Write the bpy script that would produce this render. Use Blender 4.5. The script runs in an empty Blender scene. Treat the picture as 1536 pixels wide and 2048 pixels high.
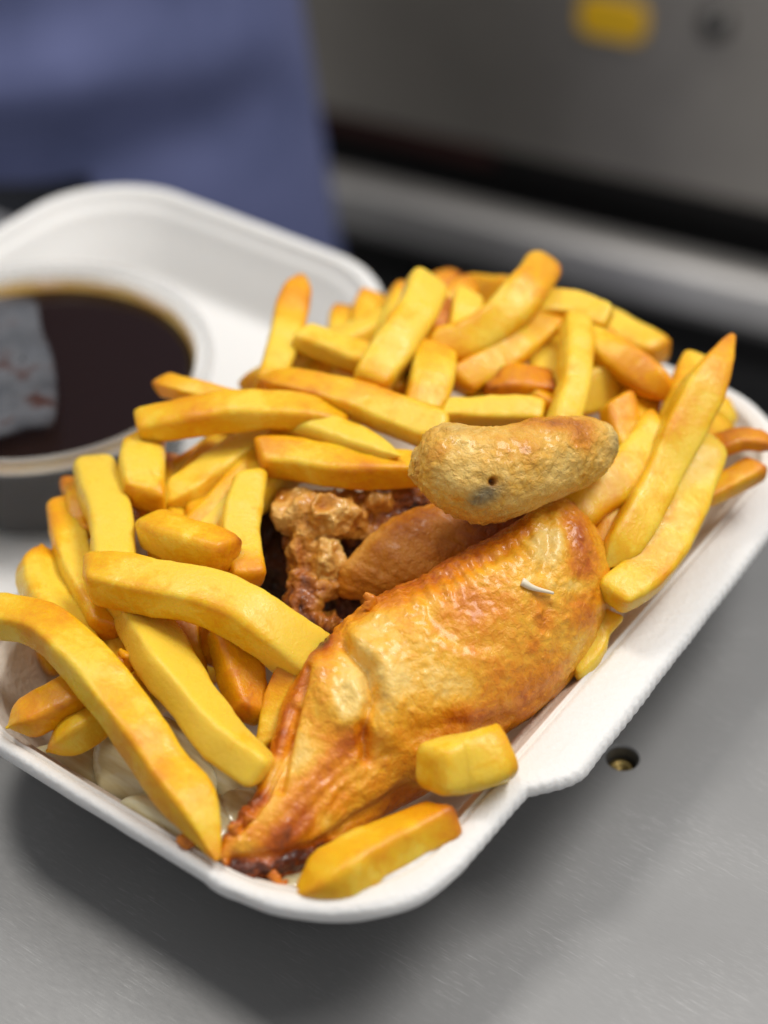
import bpy, bmesh, math, random
import numpy as np
from mathutils import Matrix, Vector

CM = 0.01
D = bpy.data
scene = bpy.context.scene
COL = scene.collection

# ------------------------------------------------------------------ camera
CP = np.array([21.0868, -29.2678, 35.4287])          # centimetres
PITCH, YAW, ROLL, FPX = 0.699003, -0.634848, -0.014011, 3475.83
FW = np.array([math.sin(YAW) * math.cos(PITCH), math.cos(YAW) * math.cos(PITCH), -math.sin(PITCH)])
_r = np.array([math.cos(YAW), -math.sin(YAW), 0.0])
_u = np.cross(_r, FW)
RT = _r * math.cos(ROLL) + _u * math.sin(ROLL)
UP = -_r * math.sin(ROLL) + _u * math.cos(ROLL)
cd = D.cameras.new("camera")
cd.sensor_fit = 'VERTICAL'
cd.sensor_width = 27.0
cd.sensor_height = 36.0
cd.lens = FPX / 2048 * 36
cd.clip_start = 0.02
cd.clip_end = 50
cd.dof.use_dof = True
cd.dof.focus_distance = 0.430
cd.dof.aperture_fstop = 4.9
co = D.objects.new("camera", cd)
COL.objects.link(co)
co.matrix_world = Matrix(((RT[0], UP[0], -FW[0], CP[0] * CM), (RT[1], UP[1], -FW[1], CP[1] * CM),
                          (RT[2], UP[2], -FW[2], CP[2] * CM), (0, 0, 0, 1)))
scene.camera = co

# ------------------------------------------------------------------ light
world = D.worlds.new("World")
scene.world = world
world.use_nodes = True
bg = world.node_tree.nodes["Background"]
bg.inputs[0].default_value = (0.96, 0.97, 1.0, 1)
bg.inputs[1].default_value = 0.43


def lamp(name, loc, target, sx, sy, power, col):
    l = D.lights.new(name, 'AREA')
    l.shape = 'RECTANGLE'
    l.size, l.size_y = sx * CM, sy * CM
    l.energy = power
    l.color = col
    o = D.objects.new(name, l)
    COL.objects.link(o)
    o.location = Vector(loc) * CM
    d = Vector(target) - Vector(loc)
    o.rotation_euler = d.to_track_quat('-Z', 'Y').to_euler()
    return o


lamp("ceiling_light", (-50, 6, 130), (0, 0, 3), 26, 26, 6.5, (1.0, 0.965, 0.91))
lamp("ceiling_light", (48, 62, 150), (0, 0, 3), 80, 50, 20.5, (1.0, 0.97, 0.93))

vs = scene.view_settings
vs.view_transform = 'Standard'
vs.look = 'None'
vs.exposure = 0.0
vs.gamma = 1.0
scene.cycles.max_bounces = 8
scene.cycles.use_denoising = True


# ------------------------------------------------------------------ helpers
def ray(px, py):
    return FW + (px - 768) / FPX * RT - (py - 1024) / FPX * UP


def on_z(px, py, z):
    d = ray(px, py)
    return CP + d * ((z - CP[2]) / d[2])


def at_depth(px, py, dep):
    return CP + ray(px, py) * dep


def pix(P):
    d = np.asarray(P) - CP
    z = d @ FW
    return np.stack([768 + FPX * (d @ RT) / z, 1024 - FPX * (d @ UP) / z], -1)


def depth(P):
    return float((np.asarray(P) - CP) @ FW)


def mound(x, y):
    a = np.interp(y, [-12, -9, -5, 2, 8, 11, 13], [4.3, 5.3, 6.2, 6.9, 7.3, 6.2, 4.2])
    b = np.interp(x, [-9, -7, -4, 2, 5, 7.5, 9], [1.2, .4, 0, 0, .6, 2.2, 3.5])
    return a - b


def at(px, py, dz=0.0):
    """point of the heap of chips seen at a pixel of the photograph, dz above its mean surface"""
    d = ray(px, py)
    t = np.arange(36, 64, .05)
    P = CP[None] + d[None] * t[:, None]
    g = P[:, 2] - (mound(P[:, 0], P[:, 1]) + dz)
    k = np.where(g <= 0)[0]
    i = k[0] if len(k) and g.min() < 0 else int(np.argmin(g))
    return P[i]


def _hash(ix, iy, iz, seed):
    n = (ix * 374761393 + iy * 668265263 + iz * 2147483647 + seed * 1274126177) & 0xffffffff
    n = ((n ^ (n >> 13)) * 1274126177) & 0xffffffff
    n = ((n ^ (n >> 16)) * 2246822519) & 0xffffffff
    return ((n ^ (n >> 15)) & 0xffff) / 32767.5 - 1.0


def vnoise(P, seed=0):
    P = np.asarray(P, float)
    i = np.floor(P).astype(np.int64)
    f = P - i
    w = f * f * f * (f * (f * 6 - 15) + 10)
    out = 0
    for dx in (0, 1):
        for dy in (0, 1):
            for dz in (0, 1):
                h = _hash(i[..., 0] + dx, i[..., 1] + dy, i[..., 2] + dz, seed)
                out = out + h * (w[..., 0] if dx else 1 - w[..., 0]) * (w[..., 1] if dy else 1 - w[..., 1]) * (w[..., 2] if dz else 1 - w[..., 2])
    return out


def fbm(P, freq, octv=3, seed=0):
    P = np.asarray(P, float)
    s, a, t = 0, 1.0, 0
    for k in range(octv):
        s = s + a * vnoise(P * freq + 17.3 * k, seed + k)
        t += a
        a *= .5
        freq *= 2.03
    return s / t


def catmull(pts, n):
    P = np.asarray(pts, float)
    if len(P) == 2:
        u = np.linspace(0, 1, n)[:, None]
        return P[0] * (1 - u) + P[1] * u
    Q = np.vstack([2 * P[0] - P[1], P, 2 * P[-1] - P[-2]])
    u = np.linspace(0, len(P) - 1 - 1e-9, n)
    i = u.astype(int)
    t = (u - i)[:, None]
    a, b, c, d = Q[i], Q[i + 1], Q[i + 2], Q[i + 3]
    return .5 * (2 * b + (c - a) * t + (2 * a - 5 * b + 4 * c - d) * t ** 2 + (3 * b - a - 3 * c + d) * t ** 3)


def sstep(a, b, x):
    t = np.clip((np.asarray(x, float) - a) / (b - a), 0, 1)
    return t * t * (3 - 2 * t)


def mesh_obj(name, V, F, mat=None, parent=None, smooth=True, attrs=None):
    me = D.meshes.new(name)
    me.from_pydata((np.asarray(V, float) * CM).tolist(), [], F)
    me.update()
    if smooth:
        me.polygons.foreach_set("use_smooth", [True] * len(me.polygons))
    if attrs:
        for k, v in attrs.items():
            a = me.attributes.new(k, 'FLOAT', 'POINT')
            a.data.foreach_set("value", np.asarray(v, np.float32))
    if mat:
        me.materials.append(mat)
    o = D.objects.new(name, me)
    COL.objects.link(o)
    if parent:
        o.parent = parent
    return o


def empty(name, loc=(0, 0, 0)):
    o = D.objects.new(name, None)
    o.empty_display_size = .02
    COL.objects.link(o)
    return o


def tag(o, label=None, cat=None, group=None, kind=None):
    for k, v in (("label", label), ("category", cat), ("group", group), ("kind", kind)):
        if v:
            o[k] = v
    return o


def grid_faces(nu, nv, wrap=True):
    F = []
    for i in range(nu - 1):
        for j in range(nv if wrap else nv - 1):
            k = (j + 1) % nv
            F.append((i * nv + j, i * nv + k, (i + 1) * nv + k, (i + 1) * nv + j))
    return F


def vnormals(G, wrap=True):
    """normals of a (nu,nv,3) grid"""
    du = np.gradient(G, axis=0)
    if wrap:
        dv = (np.roll(G, -1, 1) - np.roll(G, 1, 1)) / 2
    else:
        dv = np.gradient(G, axis=1)
    n = np.cross(dv, du)
    return n / (np.linalg.norm(n, axis=-1, keepdims=True) + 1e-12)


# ------------------------------------------------------------------ materials
def new_mat(name):
    m = D.materials.new(name)
    m.use_nodes = True
    nt = m.node_tree
    return m, nt, nt.nodes["Principled BSDF"]


def N(nt, typ, **kw):
    n = nt.nodes.new(typ)
    for k, v in kw.items():
        if k.startswith("i_"):
            n.inputs[k[2:].replace("_", " ")].default_value = v
        else:
            setattr(n, k, v)
    return n


def ramp(nt, stops, fac):
    r = nt.nodes.new("ShaderNodeValToRGB")
    e = r.color_ramp.elements
    while len(e) < len(stops):
        e.new(.5)
    for k, (p, c) in enumerate(stops):
        e[k].position = p
        e[k].color = (*c, 1) if len(c) == 3 else c
    nt.links.new(fac, r.inputs[0])
    return r


def objnoise(nt, scale, detail=4, rough=.55, stretch=None, dist=0.0):
    tc = nt.nodes.new("ShaderNodeTexCoord")
    src = tc.outputs["Object"]
    if stretch:
        mp = nt.nodes.new("ShaderNodeMapping")
        mp.inputs["Scale"].default_value = stretch[:3]
        if len(stretch) > 3:
            mp.inputs["Rotation"].default_value = (0, 0, math.radians(stretch[3]))
        nt.links.new(src, mp.inputs[0])
        src = mp.outputs[0]
    n = N(nt, "ShaderNodeTexNoise", i_Scale=scale, i_Detail=detail, i_Roughness=rough, i_Distortion=dist)
    nt.links.new(src, n.inputs["Vector"])
    return n


def bump(nt, b, height, strength=.3, dist=.001, prev=None):
    n = N(nt, "ShaderNodeBump")
    n.inputs["Strength"].default_value = strength
    n.inputs["Distance"].default_value = dist
    nt.links.new(height, n.inputs["Height"])
    if prev:
        nt.links.new(prev.outputs[0], n.inputs["Normal"])
    nt.links.new(n.outputs[0], b.inputs["Normal"])
    return n


def math_node(nt, op, a, b=None, clamp=False):
    n = N(nt, "ShaderNodeMath", operation=op, use_clamp=clamp)
    for k, v in enumerate((a, b)):
        if v is None:
            continue
        if isinstance(v, (int, float)):
            n.inputs[k].default_value = v
        else:
            nt.links.new(v, n.inputs[k])
    return n.outputs[0]


def mix_col(nt, fac, a, b):
    n = N(nt, "ShaderNodeMix", data_type='RGBA')
    for k, v in ((0, fac), (6, a), (7, b)):
        if isinstance(v, (int, float)):
            n.inputs[k].default_value = v
        elif isinstance(v, tuple):
            n.inputs[k].default_value = (*v, 1)
        else:
            nt.links.new(v, n.inputs[k])
    return n.outputs[2]


def sss(b, w, rad, scale):
    b.inputs["Subsurface Weight"].default_value = w
    b.inputs["Subsurface Radius"].default_value = rad
    b.inputs["Subsurface Scale"].default_value = scale


def simple(name, col, rough=.5, metal=0.0, noise=None):
    m, nt, b = new_mat(name)
    b.inputs["Base Color"].default_value = (*col, 1)
    b.inputs["Roughness"].default_value = rough
    b.inputs["Metallic"].default_value = metal
    if noise:
        n = objnoise(nt, noise[0], 4)
        c = ramp(nt, [(.3, tuple(x * (1 - noise[1]) for x in col)), (.7, tuple(min(1, x * (1 + noise[1])) for x in col))], n.outputs[0])
        nt.links.new(c.outputs[0], b.inputs["Base Color"])
    return m


def fry_material():
    m, nt, b = new_mat("fried_potato")
    at_ = N(nt, "ShaderNodeAttribute", attribute_name="brown")
    tone = N(nt, "ShaderNodeAttribute", attribute_name="tone")
    n0 = objnoise(nt, 70, 4, .6, dist=.5)
    n1 = objnoise(nt, 210, 5, .65, dist=.6)
    n2 = objnoise(nt, 900, 4, .65)
    n3 = objnoise(nt, 2600, 2, .5)
    v = at_.outputs["Fac"]
    for n, k in ((n0, .6), (n1, .75), (n2, .32)):
        v = math_node(nt, 'ADD', v, math_node(nt, 'MULTIPLY', math_node(nt, 'SUBTRACT', n.outputs[0], .5), k))
    v = math_node(nt, 'ADD', v, math_node(nt, 'MULTIPLY', math_node(nt, 'SUBTRACT', tone.outputs["Fac"], .5), .42), clamp=True)
    r = ramp(nt, [(0.0, (.84, .57, .055)), (.16, (.81, .465, .014)), (.42, (.76, .335, .004)), (.70, (.64, .22, .006)), (1.0, (.32, .08, .008))], v)
    nt.links.new(r.outputs[0], b.inputs["Base Color"])
    sss(b, .5, (1.0, .5, .06), .0035)
    rr = N(nt, "ShaderNodeMapRange")
    rr.inputs[1].default_value, rr.inputs[2].default_value = .35, .65
    rr.inputs[3].default_value, rr.inputs[4].default_value = .2, .44
    nt.links.new(n1.outputs[0], rr.inputs[0])
    nt.links.new(rr.outputs[0], b.inputs["Roughness"])
    b.inputs["Specular IOR Level"].default_value = .36
    b0 = bump(nt, b, n1.outputs[0], .16, .0012)
    b1 = bump(nt, b, n2.outputs[0], .22, .0008, b0)
    bump(nt, b, n3.outputs[0], .2, .0003, b1)
    return m


def skin_material(name, stops, rough=(.22, .5), coat=.5, bstr=.5):
    m, nt, b = new_mat(name)
    a = N(nt, "ShaderNodeAttribute", attribute_name="brown")
    n1 = objnoise(nt, 110, 6, .62, dist=.4)
    n2 = objnoise(nt, 520, 4, .6, dist=.6)
    n3 = objnoise(nt, 1700, 3, .6)
    v = math_node(nt, 'ADD', a.outputs["Fac"], math_node(nt, 'MULTIPLY', math_node(nt, 'SUBTRACT', n1.outputs[0], .5), .55))
    v = math_node(nt, 'ADD', v, math_node(nt, 'MULTIPLY', math_node(nt, 'SUBTRACT', n2.outputs[0], .5), .4), clamp=True)
    r = ramp(nt, stops, v)
    gr = N(nt, "ShaderNodeAttribute", attribute_name="grey")
    gv = math_node(nt, 'MULTIPLY', gr.outputs["Fac"], math_node(nt, 'ADD', .45, n2.outputs[0]), clamp=True)
    nt.links.new(mix_col(nt, gv, r.outputs[0], (.135, .118, .072)), b.inputs["Base Color"])
    b.inputs["Specular IOR Level"].default_value = .35
    rr = N(nt, "ShaderNodeMapRange")
    rr.inputs[1].default_value, rr.inputs[2].default_value = .3, .7
    rr.inputs[3].default_value, rr.inputs[4].default_value = rough
    nt.links.new(n2.outputs[0], rr.inputs[0])
    nt.links.new(rr.outputs[0], b.inputs["Roughness"])
    sss(b, .12, (1.0, .45, .15), .0015)
    b.inputs["Coat Weight"].default_value = coat
    b.inputs["Coat Roughness"].default_value = .16
    b1 = bump(nt, b, n2.outputs[0], bstr, .0016)
    b2 = bump(nt, b, n3.outputs[0], bstr * .7, .0005, b1)
    vo = N(nt, "ShaderNodeTexVoronoi", i_Scale=330.0, feature='SMOOTH_F1')
    tc = nt.nodes.new("ShaderNodeTexCoord")
    wn = N(nt, "ShaderNodeVectorMath", operation='MULTIPLY_ADD')
    nt.links.new(n1.outputs["Color"], wn.inputs[0])
    wn.inputs[1].default_value = (.004, .004, .004)
    nt.links.new(tc.outputs["Object"], wn.inputs[2])
    nt.links.new(wn.outputs[0], vo.inputs["Vector"])
    inv = math_node(nt, 'SUBTRACT', 1.0, vo.outputs["Distance"])
    bump(nt, b, inv, bstr * 1.1, .0012, b2)
    return m


def foam_material():
    m, nt, b = new_mat("white_foam")
    b.inputs["Base Color"].default_value = (.80, .785, .76, 1)
    b.inputs["Roughness"].default_value = .5
    sss(b, .3, (1, .9, .8), .003)
    ga = N(nt, "ShaderNodeAttribute", attribute_name="grease_bounce")
    gn = objnoise(nt, 38, 4, .6)
    gv = math_node(nt, 'MULTIPLY', ga.outputs["Fac"], math_node(nt, 'ADD', .35, gn.outputs[0]), clamp=True)
    nt.links.new(mix_col(nt, gv, (.76, .75, .73), (.72, .58, .43)), b.inputs["Base Color"])  # warm tint: oil stains plus light bounced off the food, put into the colour
    n = objnoise(nt, 700, 3, .6)
    vo = N(nt, "ShaderNodeTexVoronoi", i_Scale=520.0)
    tc = nt.nodes.new("ShaderNodeTexCoord")
    nt.links.new(tc.outputs["Object"], vo.inputs["Vector"])
    b1 = bump(nt, b, n.outputs[0], .35, .0006)
    bump(nt, b, vo.outputs["Distance"], .25, .0005, b1)
    return m


def steel_material(name, base, rough, scratch=True):
    m, nt, b = new_mat(name)
    b.inputs["Metallic"].default_value = .8
    big = objnoise(nt, 14, 3, .5)
    c0 = ramp(nt, [(.3, tuple(x * .86 for x in base)), (.7, base)], big.outputs[0])
    col = c0.outputs[0]
    hgt = None
    if scratch:
        tot = None
        for k, (ang, sc, thr) in enumerate([(12, 1.6, .68), (-38, 1.9, .70), (64, 1.4, .70), (27, 3.2, .68), (-8, 2.6, .68)]):
            n = objnoise(nt, 60 * sc, 2, .5, stretch=(1.0, 60.0, 1.0, ang))
            f = N(nt, "ShaderNodeMapRange", clamp=True)
            f.inputs[1].default_value, f.inputs[2].default_value = thr - .02, thr + .05
            nt.links.new(n.outputs[0], f.inputs[0])
            tot = f.outputs[0] if tot is None else math_node(nt, 'ADD', tot, f.outputs[0], clamp=True)
        mod = objnoise(nt, 30, 2)
        mm = N(nt, "ShaderNodeMapRange", clamp=True)
        mm.inputs[1].default_value, mm.inputs[2].default_value = .40, .65
        nt.links.new(mod.outputs[0], mm.inputs[0])
        tot = math_node(nt, 'MULTIPLY', tot, mm.outputs[0])
        col = mix_col(nt, math_node(nt, 'MULTIPLY', tot, .62), col, (.62, .62, .61))
        hgt = tot
    nt.links.new(col, b.inputs["Base Color"])
    grain = objnoise(nt, 260, 3, .6, stretch=(1.0, 14.0, 1.0, 8))
    rr = N(nt, "ShaderNodeMapRange")
    rr.inputs[1].default_value, rr.inputs[2].default_value = .25, .75
    rr.inputs[3].default_value, rr.inputs[4].default_value = rough - .07, rough + .07
    nt.links.new(grain.outputs[0], rr.inputs[0])
    nt.links.new(rr.outputs[0], b.inputs["Roughness"])
    b1 = bump(nt, b, grain.outputs[0], .10, .0003)
    if hgt is not None:
        bump(nt, b, hgt, .08, .0001, b1)
    return m


def onion_material():
    m, nt, b = new_mat("soft_onion")
    n = objnoise(nt, 60, 3, .5, stretch=(1, 9, 3, 35))
    r = ramp(nt, [(.3, (.66, .54, .28)), (.55, (.78, .69, .41)), (.75, (.85, .79, .57))], n.outputs[0])
    nt.links.new(r.outputs[0], b.inputs["Base Color"])
    b.inputs["Roughness"].default_value = .22
    sss(b, .5, (1, .85, .55), .004)
    b.inputs["Transmission Weight"].default_value = .12
    b.inputs["Coat Weight"].default_value = .5
    bump(nt, b, n.outputs[0], .25, .0008)
    return m


def plastic_material(name, alpha, col=(.9, .9, .9), rough=.15):
    m, nt, b = new_mat(name)
    b.inputs["Base Color"].default_value = (*col, 1)
    b.inputs["Roughness"].default_value = rough
    b.inputs["Alpha"].default_value = alpha
    return m


FRY = fry_material()
FOAM = foam_material()
STEEL = steel_material("brushed_steel", (.265, .264, .262), .54)
STEEL_FAR = steel_material("equipment_steel", (.41, .375, .33), .42, False)
RAIL = steel_material("rail_steel", (.70, .675, .65), .4, False)
SKIN = skin_material("roast_skin", [(0.0, (.86, .58, .16)), (.22, (.84, .43, .030)), (.45, (.74, .25, .005)), (.72, (.46, .095, .003)), (1.0, (.08, .018, .008))], (.22, .46), .32, .4)
FILLET = skin_material("roast_fillet", [(0.0, (.72, .33, .05)), (.3, (.56, .19, .010)), (.6, (.36, .09, .006)), (1.0, (.08, .022, .006))], (.3, .5), .08, .5)
TORN = skin_material("torn_meat", [(0.0, (.80, .47, .12)), (.3, (.66, .28, .03)), (.6, (.40, .115, .012)), (.8, (.16, .065, .045)), (1.0, (.035, .018, .014))], (.25, .5), bstr=.7)
BATTER = skin_material("fried_batter", [(0.0, (.84, .56, .16)), (.25, (.74, .39, .05)), (.5, (.64, .24, .010)), (.75, (.45, .14, .008)), (1.0, (.05, .04, .03))], (.22, .42), .3, .58)
ONION = onion_material()


# ------------------------------------------------------------------ counter, with a countersunk screw hole
def counter():
    bm = bmesh.new()
    x0, x1, y0, y1 = -60, 70, -60, 10.8
    hc, hr = (7.42, 0.0), .48
    out = [bm.verts.new((x, y, 0)) for x, y in ((x0, y0), (x1, y0), (x1, y1), (x0, y1))]
    oe = [bm.edges.new((out[i], out[(i + 1) % 4])) for i in range(4)]
    nseg = 40
    rim = [bm.verts.new((hc[0] + hr * math.cos(2 * math.pi * k / nseg), hc[1] + hr * math.sin(2 * math.pi * k / nseg), 0)) for k in range(nseg)]
    ie = [bm.edges.new((rim[k], rim[(k + 1) % nseg])) for k in range(nseg)]
    bmesh.ops.triangle_fill(bm, edges=oe + ie, use_beauty=True)
    prev = rim
    for rr, z in ((hr * .96, -.012), (hr * .91, -.06), (hr * .9, -1.6)):
        ring = [bm.verts.new((hc[0] + rr * math.cos(2 * math.pi * k / nseg), hc[1] + rr * math.sin(2 * math.pi * k / nseg), z)) for k in range(nseg)]
        for k in range(nseg):
            bm.faces.new((prev[k], prev[(k + 1) % nseg], ring[(k + 1) % nseg], ring[k]))
        prev = ring
    # rolled far edge and apron of the worktop
    a, b_ = out[3], out[2]
    for y, z in ((y1 + .25, -.1), (y1 + .35, -.4), (y1 + .35, -4.0)):
        c = bm.verts.new((x0, y, z)); d = bm.verts.new((x1, y, z))
        bm.faces.new((a, b_, d, c))
        a, b_ = c, d
    bmesh.ops.recalc_face_normals(bm, faces=bm.faces)
    me = D.meshes.new("counter")
    bm.to_mesh(me); bm.free()
    me.transform(Matrix.Scale(CM, 4))
    me.materials.append(STEEL)
    o = D.objects.new("counter", me)
    COL.objects.link(o)
    tag(o, kind="structure")
    # brass screw head down the hole
    V, F = [], []
    for rr, z in ((.40, -1.0), (.40, -.5), (.34, -.42), (.17, -.39), (.14, -.5)):
        for k in range(24):
            t = 2 * math.pi * k / 24
            V.append((hc[0] + rr * math.cos(t), hc[1] + rr * math.sin(t), z))
    F = grid_faces(5, 24)
    F.append(tuple(4 * 24 + k for k in range(24)))
    s = mesh_obj("screw", V, F, simple("dull_brass", (.26, .19, .07), .5, 1.0, (300, .4)))
    tag(s, "dull brass screw sunk in the round hole of the steel counter", "screw")


counter()


# ------------------------------------------------------------------ foam clamshell
def rrect(hx, hy, r, n=300):
    """points of a rounded rectangle, evenly parametrised so that rings match"""
    pts = []
    na = n // 4
    per = []
    for k, (sx, sy) in enumerate(((1, 1), (-1, 1), (-1, -1), (1, -1))):
        c = np.array([sx * (hx - r), sy * (hy - r)])
        a0 = k * math.pi / 2
        arc = [c + r * np.array([math.cos(a0 + t * math.pi / 2), math.sin(a0 + t * math.pi / 2)]) for t in np.linspace(0, 1, 24)]
        per.append(arc)
    for k in range(4):
        pts += per[k]
        a, b = per[k][-1], per[(k + 1) % 4][0]
        m = 34 if k % 2 == 1 else 28
        if k % 2 == 0:
            m = 28
        else:
            m = 190
        pts += [a + (b - a) * t for t in np.linspace(0, 1, m + 2)[1:-1]]
    return np.array(pts)


def foam_tray(name, cx, cy, hx, hy, H, flange, parent, taper=1.0, seed=1):
    prof = [(2.9, .42), (2.5, .45), (2.2, .55), (1.95, .85), (1.3, 1.9), (.62, H - .66), (.57, H - .52), (.38, H - .43), (.30, H - .36), (.25, H - .10), (.20, H - .025), (.155, H - .015), (.125, H - .085), (.085, H - .085), (.055, H - .005), (.0, H + .005),
            (-.12, H), (-.19, H - .035), (-.225, H - .10), (-.24, H - .30), (-.225, H - .38), (-.17, H - .42), (.08, H - .5), (.5, H - 1.05), (1.9, .25), (2.15, .05), (2.6, .0)]
    fw_ = [0] * 13 + [0, .03, .08, .5, .86, .95, 1, .98, .9, .25, 0, 0, 0, 0]
    rings = []
    for k, (d, z) in enumerate(prof):
        dd = d if d < .6 else .6 + (d - .6) * taper
        p = rrect(hx - dd, hy - dd, max(.8, 3.7 - .55 * dd))
        q = np.zeros((len(p), 3))
        q[:, :2] = p
        q[:, 2] = z
        if flange:
            e = sstep(-6.2, -3.9, p[:, 1]) * (1 - sstep(6.5, 10, p[:, 1])) * (1.12 - .03 * (p[:, 1] + 4))
            e = np.maximum(e, .34) * sstep(4.6, 6.9, p[:, 0])
            q[:, 0] += e * fw_[k]
            q[:, 2] -= e * fw_[k] * .12
            if .25 < d < .62:
                s2 = np.where(p[:, 0] > 0, sstep(-5.3, -4.9, p[:, 1]) * (1 - sstep(8, 9, p[:, 1])), 0)
                q[:, 0] -= s2 * .16
        # crimped outer edge
        if d < -.16:
            ang = np.cumsum(np.r_[0, np.linalg.norm(np.diff(p, axis=0), axis=1)])
            n = np.c_[p - np.array([np.clip(p[:, 0], -hx + 4, hx - 4), np.clip(p[:, 1], -hy + 4, hy - 4)]).T]
            n /= np.linalg.norm(n, axis=1, keepdims=True) + 1e-9
            jit = .009 * vnoise(np.c_[ang * 1.7, np.full(len(p), k * .3), np.zeros(len(p))], seed)
            if flange:
                jit = jit + .065 * np.abs(np.sin(ang * 10.5 + .8 * np.sin(ang))) * (p[:, 0] > 3) * (.75 + .4 * vnoise(np.c_[ang * .6, np.zeros((len(p), 2))], 9))
            q[:, :2] += n * jit[:, None]
        q[:, 2] += .05 * fbm(np.c_[p * .18, np.full(len(p), 0)], 1, 2, seed) * (z / H)
        q[:, 0] += cx
        q[:, 1] += cy
        rings.append(q)
    G = np.array(rings)
    nu, nv = G.shape[:2]
    F = grid_faces(nu, nv)
    F = [f[::-1] for f in F]
    V = G.reshape(-1, 3).tolist()
    F.append(tuple(range(nv)))
    F.append(tuple((nu - 1) * nv + k for k in range(nv))[::-1])
    gz = np.interp(np.arange(nu), [0, 6, 10, 15, 17], [.9, .75, .5, .25, 0]) * (1 if flange else 0)
    o = mesh_obj(name, V, F, FOAM, parent, True, {"grease_bounce": np.repeat(gz, nv)})
    return o


clam = empty("foam_clamshell")
tag(clam, "open white foam takeaway box holding chicken and chips, its lid lying to the left", "takeaway box")
foam_tray("base", 0, 0, 7.0, 11.5, 4.0, True, clam, 1.0, 1)
foam_tray("lid", -14.95, 0.1, 7.25, 11.9, 3.15, False, clam, .72, 5)
# hinge strip
V, F = [], []
for i, x in enumerate(np.linspace(-8.2, -7.35, 9)):
    for j, y in enumerate(np.linspace(-8, 8, 17)):
        u = i / 8
        V.append((x, y, 2.72 * (1 - u) + 3.3 * u - .45 * math.sin(math.pi * u)))
h = mesh_obj("hinge", V, grid_faces(9, 17, False), FOAM, clam)
md = h.modifiers.new("thickness", 'SOLIDIFY'); md.thickness = .0015


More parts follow.
